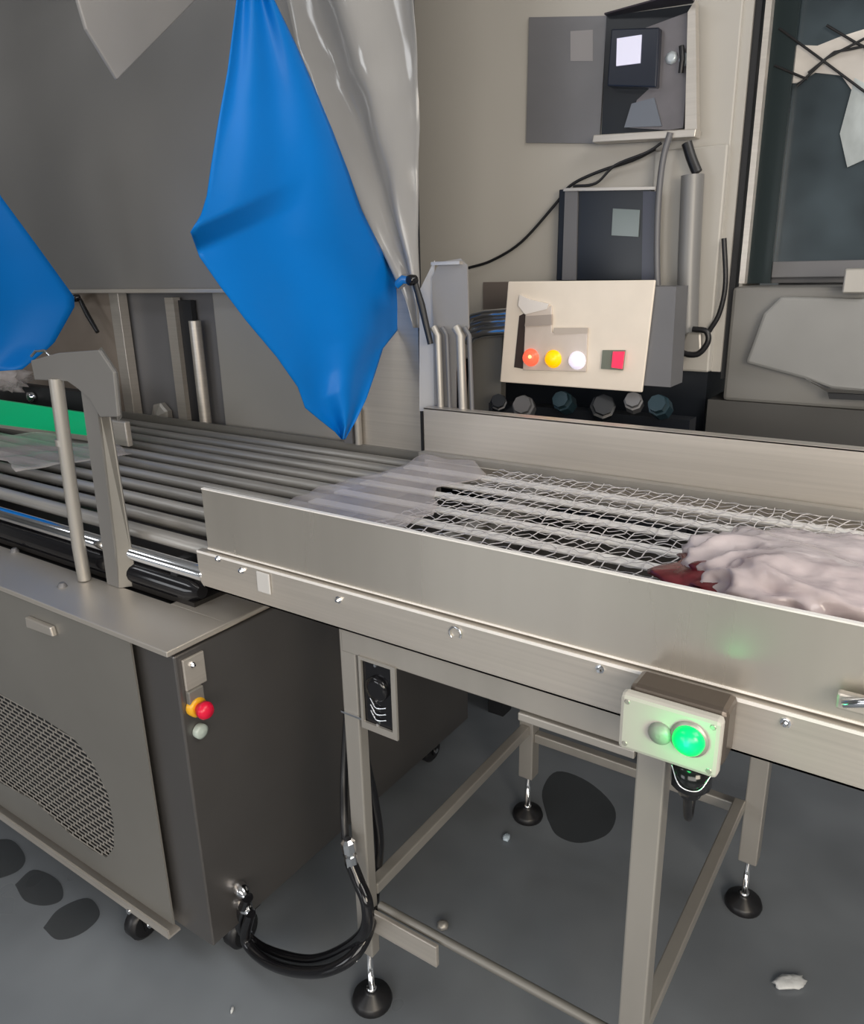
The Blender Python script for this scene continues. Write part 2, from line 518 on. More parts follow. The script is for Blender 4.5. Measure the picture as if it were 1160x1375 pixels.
MB().lathe(gc, (0, 0, -1), [(0, 0.020), (0.01, 0.020), (0.0101, 0.026), (0.045, 0.026), (0.052, 0.018), (0.062, 0.014)], 14) \
    .build('cable_gland', BLACKG, cb)
MB().tube(smooth_path([gc + Vector((-0.021, -0.018, -0.014)), gc + Vector((-0.006, -0.028, -0.034)), gc + Vector((0.016, -0.022, -0.036)), gc + Vector((0.026, -0.007, -0.018))]), 0.0012, 6) \
    .build('wire_loop', CHROME, cb)
MB().tube(smooth_path([gc + Vector((0, 0, -0.05)), gc + Vector((-0.006, 0.02, -0.09)), gc + Vector((-0.012, 0.06, -0.14)), gc + Vector((-0.02, 0.11, -0.06))]), 0.006, 8) \
    .build('cable', BLACK, cb)

# ------------------------------------------------------------------ tunnel base cabinet (left)
YC = 0.78
cab = thing('tunnel_cabinet', 'grey steel cabinet on casters with perforated vent door, at left', 'cabinet', (-2.3, 1.2, 0))
XS = -1.14
B((-3.6, YC + 0.006, 0.118), (XS, 1.83, 0.815)).build('body', mat('dark satin steel', (0.20, 0.19, 0.185), 0.75, 0.36, var=0.1, scale=(2, 2, 2)), cab, bevel=0.004)
# door with a vent opening
dx0, dx1, dz0, dz1 = -3.0, -1.250, 0.130, 0.822
gp = [(0, 926), (60, 960), (104, 988), (128, 1018), (150, 1062), (158, 1105), (158, 1135), (148, 1148), (128, 1138), (98, 1116), (50, 1072), (0, 1046)]
gpt = [at(u, v, y=YC) for u, v in gp]
gzt, gzb = gpt[0].z, gpt[-1].z
gpt = [Vector((-2.9, YC, gzt + 0.01))] + gpt + [Vector((-2.9, YC, gzb - 0.01))]
bm = bmesh.new()
def loop(bm, pts):
    vs_ = [bm.verts.new(p) for p in pts]
    return [bm.edges.new((vs_[i], vs_[(i + 1) % len(vs_)])) for i in range(len(vs_))]
ed = loop(bm, [Vector((dx0, YC - 0.008, dz0)), Vector((dx1, YC - 0.008, dz0)), Vector((dx1, YC - 0.008, dz1)), Vector((dx0, YC - 0.008, dz1))])
ed += loop(bm, [Vector((p.x, YC - 0.008, p.z)) for p in gpt])
bmesh.ops.triangle_fill(bm, edges=ed, use_beauty=True)
bm.verts.ensure_lookup_table()
for i, vv in enumerate(bm.verts):
    vv.index = i
mb = MB()
fs = [[vv.index for vv in f.verts] for f in bm.faces]
mb.add([vv.co.copy() for vv in bm.verts], fs)
bm.free()
door = mb.build('door', STEELD, cab, solid=0.004)
B((-2.95, YC + 0.0035, 0.2), (-1.30, YC + 0.0045, 0.64)).build('vent_backing', DARK, door)
# perforation: bars clipped to the opening, one part
def span(z):
    xs = []
    n = len(gpt)
    for i in range(n):
        a, b = gpt[i], gpt[(i + 1) % n]
        if (a.z - z) * (b.z - z) < 0:
            xs.append(a.x + (b.x - a.x) * (z - a.z) / (b.z - a.z))
    return sorted(xs)
mb = MB()
z, row = gzb - 0.25, 0
P_ = 0.0118
while z < gzt + 0.02:
    s_ = span(z)
    if len(s_) >= 2:
        a, b = max(s_[0], -2.2), s_[-1]
        mb.box((a, YC - 0.0095, z - 0.0014), (b, YC - 0.008, z + 0.0014))
    s2 = span(z + P_ / 2)
    if len(s2) >= 2:
        a, b = max(s2[0], -2.2), s2[-1]
        k = math.ceil(a / 0.030)
        while k * 0.030 < b:
            xx = k * 0.030 + (0.015 if row % 2 else 0)
            if xx < b - 0.003:
                mb.box((xx - 0.0018, YC - 0.0092, z), (xx + 0.0018, YC - 0.0082, z + P_))
            k += 1
    z += P_
    row += 1
mb.build('perforated_vent', STEEL, door, kind='stuff', label='perforated steel vent')
# latch on the door
q = [at(u, v, y=YC - 0.01) for u, v in ((40, 826), (74, 840), (78, 853), (42, 840))]
MB().prism(q, (0, -0.012, 0)).build('latch', STEEL, door, bevel=0.003)
MB().prism([(-3.4, YC + 0.004, 0.106), (-3.4, YC - 0.028, 0.106), (-3.4, YC - 0.028, 0.128), (-3.4, YC - 0.024, 0.128), (-3.4, YC - 0.024, 0.112), (-3.4, YC + 0.004, 0.112)], (2.152, 0, 0)).build('bottom_rail', STEEL, cab)
# top plate with a slot for the rollers
tp = MB()
tp.box((-3.6, 0.762, 0.828), (-1.125, 0.905, 0.840))
tp.box((-1.30, 0.905, 0.828), (-1.125, 1.83, 0.840))
tp.build('top_plate', STEEL, cab, bevel=0.002)
B((-3.6, 0.79, 0.816), (-1.16, 1.83, 0.827)).build('inner_sill', DARK, cab)
for (u, v) in ((84, 789), (20, 742)):
    c = at(u, v, z=0.838)
    MB().lathe(c, (0, 0, 1), [(0, 0.011), (0.004, 0.011), (0.012, 0.006)], 10).build('bolt', GREYB, cab)
# hinge bracket, emergency stop on the side
B((XS, 0.80, 0.735), (XS + 0.006, 0.850, 0.802)).build('hinge_bracket', STEEL, cab, bevel=0.002)
bolt((XS + 0.006, 0.82, 0.785), (1, 0, 0), cab, 0.004)
B((XS, 0.80, 0.70), (XS + 0.012, 0.835, 0.735)).build('hinge_block', STEELD, cab, bevel=0.002)
pe = at(262, 948, x=XS + 0.004)
es = MB().lathe(pe, (1, 0, 0), [(-0.003, 0.020), (0.010, 0.020), (0.012, 0.014)], 18).build('stop_collar', YELL, cab, label='amber collar')
MB().lathe(pe + Vector((0.010, 0, 0)), (1, 0, 0), [(0, 0.010), (0.012, 0.011), (0.0121, 0.017), (0.022, 0.018), (0.030, 0.013), (0.032, 0.002)], 18) \
    .build('stop_button', RED, es, label='red emergency stop button')
pe2 = at(268, 981, x=XS + 0.004)
MB().lathe(pe2, (1, 0, 0), [(-0.003, 0.015), (0.008, 0.015), (0.010, 0.010), (0.012, 0.002)], 16) \
    .build('reset_button', mat('pale lens', (0.45, 0.52, 0.48), 0, 0.15), cab, label='pale round button')


def caster(x, y, parent):
    c = B((x - 0.035, y - 0.035, 0.100), (x + 0.035, y + 0.035, 0.108)).build('caster', BLACK, parent)
    MB().prism([(x - 0.026, y - 0.02, 0.10), (x - 0.026, y + 0.03, 0.10), (x - 0.026, y + 0.012, 0.03), (x - 0.026, y - 0.012, 0.03)], (0.005, 0, 0)) \
        .build('caster_fork', BLACKG, c)
    MB().prism([(x + 0.021, y - 0.02, 0.10), (x + 0.021, y + 0.03, 0.10), (x + 0.021, y + 0.012, 0.03), (x + 0.021, y - 0.012, 0.03)], (0.005, 0, 0)) \
        .build('caster_fork', BLACKG, c)
    MB().lathe((x - 0.019, y, 0.042), (1, 0, 0), [(0, 0.034), (0.006, 0.042), (0.032, 0.042), (0.038, 0.034)], 22).build('wheel', BLACK, c)
    MB().lathe((x + 0.026, y, 0.042), (1, 0, 0), [(0, 0.009), (0.004, 0.008)], 10).build('axle_nut', CHROME, c)
    MB().lathe((x + 0.012, y - 0.036, 0.104), (0, -1, 0), [(0, 0.008), (0.004, 0.007)], 10).build('plate_bolt', CHROME, c)


caster(-1.405, 0.79, cab)
caster(-1.19, 0.90, cab)
caster(-1.22, 1.72, cab)
caster(-3.3, 0.86, cab)
caster(-3.3, 1.75, cab)
for dy, dz in ((0.868, 0.218), (0.872, 0.170)):
    MB().lathe((XS - 0.002, dy, dz), (1, -0.15, -0.25), [(0, 0.012), (0.008, 0.016), (0.024, 0.016), (0.028, 0.012), (0.038, 0.011)], 12) \
        .build('hose_fitting', CHROME, cab)

# ------------------------------------------------------------------ tunnel roller bed
bed = thing('roller_bed', 'bed of long grey steel rollers inside the tunnel, beside the mesh belt', 'conveyor', (-2.3, 1.35, 0.826))
for k in range(11):
    y = 0.985 + k * 0.080
    xr = -1.205
    MB().lathe((-3.6, y, 0.945), (1, 0, 0), [(0, 0.010), (0.004, 0.0165), (3.6 + xr - 0.006, 0.0165), (3.6 + xr, 0.012)], 14) \
        .build('roller', ROD, bed)
MB().lathe((-3.6, 0.936, 0.915), (1, 0, 0), [(0, 0.010), (0.006, 0.017), (2.385, 0.017), (2.39, 0.012)], 16).build('chrome_roller', CHROME, bed, label='chrome front roller')
MB().lathe((-3.6, 0.940, 0.868), (1, 0, 0), [(0, 0.018), (0.006, 0.027), (2.34, 0.027), (2.365, 0.014)], 18).build('drive_roller', BLACKG, bed, label='glossy black front roller')
B((-3.6, 0.92, 0.838), (-1.24, 1.84, 0.850)).build('bed_tray', mat('dark bed tray', (0.025, 0.023, 0.022), 0.3, 0.4), bed)
for x in (-3.5, -2.4, -1.32):
    B((x, 0.93, 0.850), (x + 0.02, 1.83, 0.925)).build('roller_support', DARK, bed)
B((-3.6, 1.835, 0.838), (-1.24, 1.845, 0.975)).build('rear_rail', STEELD, bed)

# green guide on the bed and film
g0, g1 = Vector((-3.2, 1.42, 0)), Vector((-2.30, 1.46, 0))
gg = thing('green_guide', 'bright green plastic side guide standing on the rollers at left', 'guide rail', (-2.7, 1.44, 0.966))
MB().prism([(g0.x, g0.y, 0.972), (g1.x, g1.y, 0.985), (g1.x, g1.y, 1.060), (g0.x, g0.y, 1.075)], (0, 0.012, 0)).build('guide_board', GREEN, gg, bevel=0.002)
MB().prism([(g0.x, g0.y - 0.004, 0.966), (g1.x, g1.y - 0.004, 0.966), (g1.x, g1.y - 0.004, 0.986), (g0.x, g0.y - 0.004, 0.973)], (0, 0.022, 0)).build('guide_foot', STEEL, gg)
tag(B((-2.33, 1.455, 0.968), (-2.20, 1.475, 1.05)).build('end_bracket', STEEL, bevel=0.004), 'small pale steel bracket at the end of the green guide', 'bracket')
rows = []
for i in range(13):
    t = i / 12
    rows.append([Vector((-2.75 + 0.62 * q / 12 + 0.1 * t, 1.08 + 0.30 * t + 0.03 * math.sin(q * 0.9), 0.974 + 0.012 * (1 + noise.noise(Vector((t * 4, q * 0.5, 7)))))) for q in range(13)])
tag(MB().grid(rows).build('plastic_scrap', FILM, solid=0.0008), 'crumpled clear film lying across the rollers at far left', 'plastic film')

ob = B((-3.4, 1.58, 0.98), (-2.62, 1.62, 1.10)).build('dark_rail', DARK)
tag(ob, 'dark rail standing on the rollers behind the green guide', 'guide rail')
MB().lathe((-2.95, 1.575, 1.06), (0, -1, 0), [(0, 0.02), (0.02, 0.02), (0.022, 0.01)], 10).build('knob', CHROME, ob)
bg = blob(-3.02, 1.50, 0.14, 0.05, 0.06, 1.09, 0.5, 4, 12, 30, 16).build('plastic_bag', FILM)
tag(bg, 'small crumpled clear bag at the far left edge above the green guide', 'package')

# ------------------------------------------------------------------ front post with hooked head and rod
POSTM = mat('dull grey post steel', (0.22, 0.215, 0.21), 0.2, 0.45, var=0.05, scale=(3, 3, 3))
po = thing('curtain_post', 'grey folded steel post with a hooked top bracket, on the cabinet at left', 'post', (-1.52, 0.93, 0.838))
PY = 0.898
A_ = [at(u, v, y=PY) for u, v in ((108, 520), (128, 530), (157, 772), (142, 772))]
for q in A_[2:]:
    q.z = 0.841
MB().prism(A_, (0, 0.004, 0)).build('post_plate', POSTM, po)
A_ = [at(u, v, y=PY) for u, v in ((128, 530), (157, 772))]
A_[1].z = 0.841
B_ = [at(u, v, y=PY + 0.03) for u, v in ((182, 772), (146, 545))]
B_[0].z = 0.841
MB().prism(A_ + B_, (-0.003, 0.004, 0)).build('post_flange', STEELD, po)
MB().prism([at(u, v, y=PY - 0.012) for u, v in ((41, 484), (46, 510), (90, 512), (104, 522), (120, 536), (134, 560), (158, 560), (152, 500), (132, 470), (78, 474))],
           (0, 0.008, 0)).build('hook_bracket', POSTM, po, bevel=0.002)
MB().prism([at(132, 470, y=PY - 0.006), at(152, 500, y=PY - 0.006), at(158, 566, y=PY - 0.006), at(163, 560, y=PY + 0.04), at(158, 500, y=PY + 0.04), at(136, 466, y=PY + 0.04)],
           (0.002, 0, 0)).build('bracket_return', STEELD, po)
rp = [at(u, v, y=0.885) for u, v in ((75, 508), (90, 620), (106, 735), (114, 780))]
rp[-1].z = 0.842
MB().tube(rp, 0.0145, 12).build('round_rod', TUBE, po)
MB().lathe(at(86, 598, y=0.885), (0, 0, 1), [(0, 0.0165), (0.014, 0.0165)], 12).build('rod_collar', TUBE, po)
MB().tube([at(u, v, y=0.895) for u, v in ((42, 478), (48, 471), (60, 471), (67, 478))], 0.003, 8).build('spring_clip', CHROME, po)

# ------------------------------------------------------------------ tunnel hood (rear lining)
hd = thing('tunnel_hood', 'large grey steel hood of the tunnel behind the blue curtains', 'machine hood', (-2.4, 1.9, 0.8))
B((-4.2, 1.84, 1.45), (-1.305, 1.846, 3.2)).build('rear_lining', STEELG, hd)
B((-4.2, 1.80, 1.438), (-1.50, 1.85, 1.452)).build('lining_lip', STEEL, hd, bevel=0.002)
B((-1.305, 1.838, 0.98), (-1.298, 1.848, 3.2)).build('end_edge', DARK, hd)
B((-2.215, 1.875, 0.86), (-1.60, 1.885, 1.44)).build('lower_panel', mat('warm grey inner panel', (0.40, 0.385, 0.36), 0.3, 0.45, var=0.06, scale=(2, 2, 1)), hd, bevel=0.006)
B((-2.78, 1.91, 0.86), (-2.20, 1.92, 1.45)).build('dark_panel', GREYB, hd)
B((-2.80, 1.86, 0.86), (-2.74, 1.90, 1.44)).build('frame_upright', STEEL, hd, bevel=0.002)
MB().prism([(-2.46, 1.86, 0.86), (-2.41, 1.86, 0.86), (-2.41, 1.86, 1.42), (-2.46, 1.86, 1.42)], (0, 0.03, 0)).build('frame_upright', STEEL, hd)
B((-2.41, 1.88, 0.86), (-2.34, 1.90, 1.41)).build('dark_channel', DARK, hd)
MB().tube([(-2.31, 1.865, 0.86), (-2.31, 1.865, 1.34)], 0.022, 12).build('round_upright', STEEL, hd)
B((-1.60, 1.845, 0.86), (-1.29, 1.850, 1.45)).build('end_panel', STEEL, hd)
B((-1.595, 1.822, 0.976), (-1.560, 1.845, 1.07)).build('foot_bracket', GREYB, hd)
MB().tube([(-1.540, 1.83, 0.976), (-1.540, 1.83, 1.09)], 0.012, 10).build('round_upright', TUBE, hd)
MB().lathe((-2.60, 1.90, 0.965), (0, -1, 0), [(0, 0.055), (0.02, 0.055), (0.026, 0.045), (0.04, 0.012)], 7, False).build('lock_nut', TUBE, hd)
B((-4.2, 1.87, 0.86), (-2.80, 1.90, 1.44)).build('far_panel', mat('brownish steel panel', (0.30, 0.25, 0.21), 0.3, 0.5, var=0.15, scale=(3, 3, 3)), hd)
B((-4.2, 1.86, 0.12), (-1.31, 1.92, 0.86)).build('base_wall', STEELD, hd)
B((-4.2, 1.86, 0.0), (-1.31, 1.90, 0.12)).build('plinth', DARK, hd)
# curtain rail on top, tunnel cross bar
B((-1.40, 0.86, 2.40), (-1.36, 1.90, 2.44)).build('curtain_rail', STEEL, hd)
B((-2.62, 0.86, 2.40), (-2.58, 1.90, 2.44)).build('curtain_rail', STEEL, hd)


# ------------------------------------------------------------------ blue curtains
def flap(name, left, right, x, n, fold, m, th=0.0022, slope=0.0):
    """left/right: edge pixels of the sheet surveyed on the curtain plane x"""
    def poly(E, t):
        k = t * (len(E) - 1)
        i = min(int(k), len(E) - 2)
        f = k - i
        return Vector((E[i][0] * (1 - f) + E[i + 1][0] * f, E[i][1] * (1 - f) + E[i + 1][1] * f))
    rows = []
    for i in range(n + 1):
        t = i / n
        a, b = poly(left, t), poly(right, t)
        row = []
        for j in range(33):
            q = j / 32
            p = a.lerp(b, q)
            P = at(p.x, p.y, x=x)
            d = fold(t, q, p)
            row.append(C0 + (P - C0) * (1 + d / (P - C0).length))
        rows.append(row)
    return MB().grid(rows).build(name, m, solid=th)


def foldA(t, q, p):
    d = 0.02 * math.sin(q * 5 + t * 2) + 0.012 * math.sin(q * 11 + t * 6)
    # fold lifting toward the viewer below the line (258,305)-(385,248)
    ly = 305 - (p.x - 258) * 0.45
    wgt = max(0.0, 1 - max(0, p.x - 258) / 150.0)
    s = p.y - ly
    if s < 0:
        d -= 0.075 * wgt * max(0.0, 1 + s / 130.0) ** 1.5
    else:
        d -= 0.075 * wgt * max(0.0, 1 - s / 34.0) - 0.02 * wgt * min(1, s / 34.0) * max(0, 1 - s / 200.0)
    if p.y > 500:
        d -= 0.03 * math.sin((p.y - 500) / 90 * 3.1) * (q - 0.3)
    return d


LA = [(322, -60), (318, 0), (306, 95), (294, 160), (284, 220), (278, 262), (270, 288), (256, 312), (268, 345), (296, 385), (330, 430),
      (372, 480), (400, 520), (410, 548), (432, 566), (450, 580), (459, 590)]
RA = [(345, -60), (368, 0), (398, 62), (424, 122), (446, 175), (468, 232), (485, 282), (505, 322), (525, 362), (540, 392), (548, 412),
      (536, 440), (514, 468), (504, 500), (492, 535), (478, 565), (463, 590)]
f1 = flap('blue_curtain', LA, RA, -1.38, 128, foldA, BLUE)
tag(f1, 'large bright blue flap hanging in a twisted diamond over the rollers', 'curtain')
LB = [(-300, 100), (-300, 200), (-300, 300), (-300, 400), (-200, 470), (-100, 505)]
RB = [(-60, 150), (0, 262), (50, 330), (104, 405), (72, 462), (30, 496)]
f2 = flap('blue_curtain', LB, RB, -2.55, 24, lambda t, q, p: 0.03 * math.sin(q * 9 + t * 2), BLUE)
tag(f2, 'dark blue flap at the far left edge, behind the hooked post', 'curtain')
# hanger bars for the two flaps
B((-1.385, 1.25, 2.08), (-1.375, 1.40, 2.42)).build('hanger_plate', STEEL, hd)
# pale triangular sheet at top left
f3 = MB().prism([at(u, v, x=-1.75) for u, v in ((92, -60), (100, 0), (112, 40), (154, 108), (262, -2), (300, -60))], (0.012, 0, 0)).build('triangular_sheet', MATTE, bevel=0.003)
tag(f3, 'pale grey triangular steel corner hanging down at top left', 'sheet')
# milky curtain to the right of the blue flap
rows = []
EL = [(372, -40), (400, 60), (430, 130), (470, 230), (505, 315), (545, 400), (556, 440)]
ER = [(552, -40), (553, 60), (555, 130), (556, 230), (558, 315), (564, 400), (564, 440)]
for i in range(31):
    t = i / 30 * 6
    k = min(int(t), 5)
    f = t - k
    a = Vector(EL[k]).lerp(Vector(EL[k + 1]), f)
    b = Vector(ER[k]).lerp(Vector(ER[k + 1]), f)
    row = []
    for j in range(25):
        q = j / 24
        p = a.lerp(b, q)
        P = at(p.x, p.y, y=1.80)
        s = 1 - i / 38
        P.y += s * (0.035 * math.sin(q * 9.0 - i * 0.12 + 0.4) + 0.012 * noise.noise(Vector((q * 5, i * 0.3, 1))))
        P.y = min(P.y, 1.832)
        row.append(P)
    rows.append(row)
tag(MB().grid(rows).build('milky_curtain', CURT, solid=0.0015), 'milky grey plastic sheet with glossy folds right of the blue flap', 'curtain')

# ------------------------------------------------------------------ rear bracket, clamp levers, motor
rb = thing('rear_post', 'folded grey steel post behind the belt, left of the cream control panel', 'post', (-1.27, 1.75, 1.0))
pts = [at(u, v, y=1.76) for u, v in ((563, 552), (563, 390), (583, 350), (583, 552))]
MB().prism(pts, (0, 0.004, 0)).build('white_edge', mat('bright steel strip', (0.60, 0.59, 0.58), 0.05, 0.5), rb)
pts = [at(u, v, y=1.75) for u, v in ((583, 540), (580, 372), (590, 352), (618, 347), (627, 356), (629, 440), (618, 470), (612, 500), (612, 552), (583, 552))]
MB().prism(pts, (0, 0.005, 0)).build('face_plate', MATTE, rb)
pts = [at(u, v, y=1.74) for u, v in ((580, 356), (618, 347), (584, 345))]
B((pts[0].x, 1.735, pts[0].z), (pts[1].x, 1.76, pts[0].z + 0.008)).build('top_lip', STEEL, rb)
for u0, r in ((592, 0.010), (604, 0.006), (622, 0.012), (634, 0.006)):
    a, b = at(u0 - 4, 450, y=1.735), at(u0, 556, y=1.735)
    MB().tube([a + Vector((-0.015, 0, 0.02)), a, b], r, 10).build('round_bar', TUBE if r > 0.008 else GREYB, rb)


def clamp(name, label, pts, y, cat='clamp lever'):
    t = thing(name, label, cat, at(pts[0][0], pts[0][1], y=y))
    a, b, c, d = [at(u, v, y=y) for u, v in pts]
    MB().tube([a, a.lerp(b, 0.5) + Vector((0, -0.01, 0.008)), b], 0.014, 12).build('clamp_arm', CHROME, t)
    MB().lathe(b, (0, -1, 0), [(0, 0.014), (0.02, 0.014), (0.024, 0.008)], 12).build('clamp_hub', BLACKG, t)
    MB().tube([b, c, d], [0.008, 0.010, 0.008], 10).build('lever_handle', BLACK, t, label='black lever')
    return t


clamp('clamp_lever', 'black lever on a silver clamp beside the rear post', ((536, 382), (556, 376), (566, 410), (578, 462)), 1.72)
clamp('clamp_lever', 'small black lever near the far left blue flap', ((92, 404), (106, 400), (118, 424), (131, 446)), 1.80)
mt = thing('pipe_clamp', 'shiny horizontal pipe clamp joining the rear post and control panel', 'pipe clamp', (-1.2, 2.05, 1.3))
for v, r in ((420, 0.014), (430, 0.012), (443, 0.018)):
    a, b = at(628, v + 4, y=2.05), at(682, v, y=2.05)
    MB().tube([a + Vector((0, 0, -0.03)), a + Vector((0.02, 0, -0.005)), a.lerp(b, 0.45), b], r, 12).build('pipe', CHROME, mt)
pts = [at(u, v, y=2.08) for u, v in ((626, 555), (632, 450), (674, 444), (672, 560))]
MB().prism(pts, (0, 0.03, 0)).build('pipe_body', STEELD, mt)

# ------------------------------------------------------------------ cream control panel
pn = thing('control_panel', 'cream control panel with red, amber and white lamps behind the belt', 'control panel', (-0.9, 2.02, 1.16))
P0 = [at(u, v, y=1.99) for u, v in ((671, 513), (862, 527), (880, 376), (682, 378))]
MB().prism(P0, (0, 0.008, 0)).build('front_plate', CREAM, pn, bevel=0.003)
PB = [at(u, v, y=2.0) for u, v in ((684, 505), (900, 520), (908, 385), (690, 384))]
MB().prism(PB, (0, 0.10, 0)).build('housing', GREYB, pn)
YL = 1.985
MB().prism([at(u, v, y=1.992) for u, v in ((691, 493), (698, 424), (706, 420), (703, 495))], (0, -0.004, 0)).build('dark_slot', mat('dark brown recess', (0.05, 0.035, 0.03), 0, 0.5), pn)
SH = mat('cloudy cover', (0.66, 0.58, 0.52), 0, 0.2, var=0.05, scale=(15, 15, 15))
cov = MB().prism([at(u, v, y=1.99) for u, v in ((703, 497), (707, 420), (742, 410), (742, 446), (790, 446), (788, 499))], (0, -0.006, 0)).build('lamp_cover', SH, pn, bevel=0.002)
MB().prism([at(u, v, y=1.988) for u, v in ((706, 438), (742, 436), (742, 422), (708, 424))], (0, -0.008, 0)).build('label_strip', GREYB if False else mat('taupe strip', (0.42, 0.36, 0.32), 0, 0.4), pn)
MB().prism([at(u, v, y=1.988) for u, v in ((699, 396), (712, 402), (738, 408), (735, 415), (706, 422), (697, 410))], (0, -0.006, 0)).build('torn_sticker', mat('off white sticker', (0.85, 0.80, 0.76), 0, 0.4), pn)
MB().prism([at(u, v, y=1.988) for u, v in ((745, 440), (790, 440), (790, 447), (745, 449))], (0, -0.006, 0)).build('shelf_edge', mat('taupe edge', (0.55, 0.48, 0.42), 0, 0.4), pn)
L1 = mat('lit red lamp', (0.8, 0.1, 0.05), 0, 0.3, emit=(1.0, 0.12, 0.06), es=0.9)
L1b = mat('lit lamp core', (1, 0.6, 0.2), 0, 0.3, emit=(1.0, 0.55, 0.2), es=1.6)
L2 = mat('lit amber lamp', (0.9, 0.5, 0.0), 0, 0.3, emit=(1.0, 0.45, 0.0), es=0.75)
L3 = mat('lit white lamp', (0.8, 0.75, 0.85), 0, 0.3, emit=(0.85, 0.78, 0.95), es=0.6)
for u, v, mm, nm in ((713, 480, L1, 'red_lamp'), (743, 482, L2, 'amber_lamp'), (775, 484, L3, 'white_lamp')):
    c = at(u, v, y=1.984)
    l_ = MB().lathe(c, (0, -1, 0), [(-0.006, 0.025), (0.002, 0.025), (0.0021, 0.021), (0.014, 0.020), (0.020, 0.014), (0.022, 0.001)], 18).build(nm, mm, pn, label=nm.replace('_', ' '))
    if nm == 'red_lamp':
        MB().lathe(c + Vector((0.006, -0.018, 0.004)), (0, -1, 0), [(0, 0.008), (0.006, 0.002)], 10).build('lamp_core', L1b, l_)
q = [at(u, v, y=1.988) for u, v in ((808, 495), (837, 497), (840, 470), (810, 470))]
sw = MB().prism(q, (0, -0.006, 0)).build('rocker_switch', mat('olive switch bezel', (0.17, 0.19, 0.15), 0, 0.4), pn)
q = [at(u, v, y=1.981) for u, v in ((822, 493), (836, 495), (839, 472), (824, 472))]
MB().prism(q, (0, -0.006, 0)).build('rocker', mat('lit red rocker', (0.8, 0.01, 0.06), 0, 0.3, emit=(1, 0.02, 0.1), es=0.5), sw)

# ------------------------------------------------------------------ beige electrical cabinet
eb = thing('electrical_cabinet', 'tall warm grey electrical cabinet behind the belt', 'cabinet', (-1.1, 2.5, 0))
YE = 2.30
B((-1.64, YE, 1.20), (-0.60, YE + 0.45, 3.0)).build('body', BEIGE, eb, bevel=0.004)
B((-1.58, YE + 0.05, 0), (-0.62, YE + 0.42, 1.20)).build('dark_base', NAVY, eb)
B((-1.36, YE - 0.004, 1.30), (-1.06, YE, 1.455)).build('brown_plate', mat('brown grey plate', (0.20, 0.17, 0.155), 0.2, 0.4, var=0.1, scale=(4, 4, 4)), eb)
B((-0.80, YE - 0.02, 1.20), (-0.60, YE, 1.80)).build('side_channel', BEIGE, eb, bevel=0.006)
B((-0.60, YE + 0.01, 1.20), (-0.575, YE + 0.40, 3.0)).build('edge_flange', BEIGE, eb)
B((-0.575, YE + 0.02, 1.18), (-0.558, YE + 0.06, 3.0)).build('edge_gasket', DARK, eb)
B((-0.545, YE + 0.0, 1.445), (-0.53, YE + 0.03, 3.0)).build('bright_edge', STEEL, eb)

MB().prism([at(u, v, y=YE) for u, v in ((708, 192), (806, 193), (816, 22), (712, 24))], (0, -0.008, 0)) \
    .build('grey_cover_plate', mat('grey cover', (0.20, 0.20, 0.215), 0.2, 0.35, var=0.08, scale=(4, 4, 4)), eb)
MB().prism([at(u, v, y=YE - 0.008) for u, v in ((766, 82), (796, 82), (796, 40), (766, 42))], (0, -0.001, 0)) \
    .build('pale_sticker', mat('faded sticker', (0.30, 0.29, 0.30), 0, 0.4), eb)
# instrument box with a lit display
ib = thing('display_box', 'dark open instrument box with a small lit white display at top right', 'instrument box', (-0.85, 2.25, 1.82))
Pq = [at(u, v, y=YE - 0.012) for u, v in ((808, 186), (928, 172), (936, 6), (815, 22))]
MB().prism(Pq, (0, -0.004, 0)).build('back_plate', NAVY, ib)
a0, a1, a2, a3 = [at(u, v, y=YE - 0.016) for u, v in ((808, 186), (920, 172), (934, 4), (815, 22))]
MB().prism([a3, a2, a2 + Vector((0, -0.10, 0.0)), a3 + Vector((0, -0.02, 0))], (0, 0, 0.004)).build('top_flange', mat('plum grey', (0.07, 0.06, 0.075), 0.2, 0.4), ib)
MB().prism([at(u, v, y=YE - 0.02) for u, v in ((900, 175), (918, 172), (930, 15), (868, 38), (872, 120), (856, 135), (845, 172))], (0, -0.006, 0)) \
    .build('inner_plate', mat('mauve grey plate', (0.19, 0.18, 0.195), 0.3, 0.3, var=0.1, scale=(14, 14, 14)), ib)
MB().prism([at(u, v, y=YE - 0.02) for u, v in ((840, 172), (890, 170), (880, 132), (850, 140))], (0, -0.012, 0)).build('block', mat('slate block', (0.16, 0.18, 0.22), 0.1, 0.4), ib)
MB().prism([at(u, v, y=YE - 0.02) for u, v in ((820, 118), (886, 120), (890, 40), (826, 42))], (0, -0.03, 0)).build('meter_body', mat('black blue meter', (0.02, 0.025, 0.04), 0, 0.25), ib, bevel=0.004)
MB().prism([at(u, v, y=YE - 0.05) for u, v in ((828, 89), (860, 85), (862, 47), (829, 52))], (0, -0.004, 0)) \
    .build('lit_display', mat('lit display', (0.7, 0.7, 0.85), 0, 0.3, emit=(0.72, 0.72, 0.92), es=0.3), ib, label='small lit white display')
for u, v in ((902, 78), (920, 80)):
    MB().lathe(at(u, v, y=YE - 0.026), (0, -1, 0), [(0, 0.016), (0.006, 0.016), (0.008, 0.008)], 8).build('terminal', mat('pale terminal', (0.6, 0.66, 0.7), 0.3, 0.3), ib)
MB().tube([at(915, 62, y=YE - 0.04), at(916, 80, y=YE - 0.045), at(914, 98, y=YE - 0.04)], 0.007, 8).build('wire', BLACK, ib)
MB().prism([at(u, v, y=YE - 0.016) for u, v in ((804, 194), (940, 187), (942, 176), (806, 184))], (0, -0.05, 0)).build('ledge', STEEL, ib, bevel=0.002)
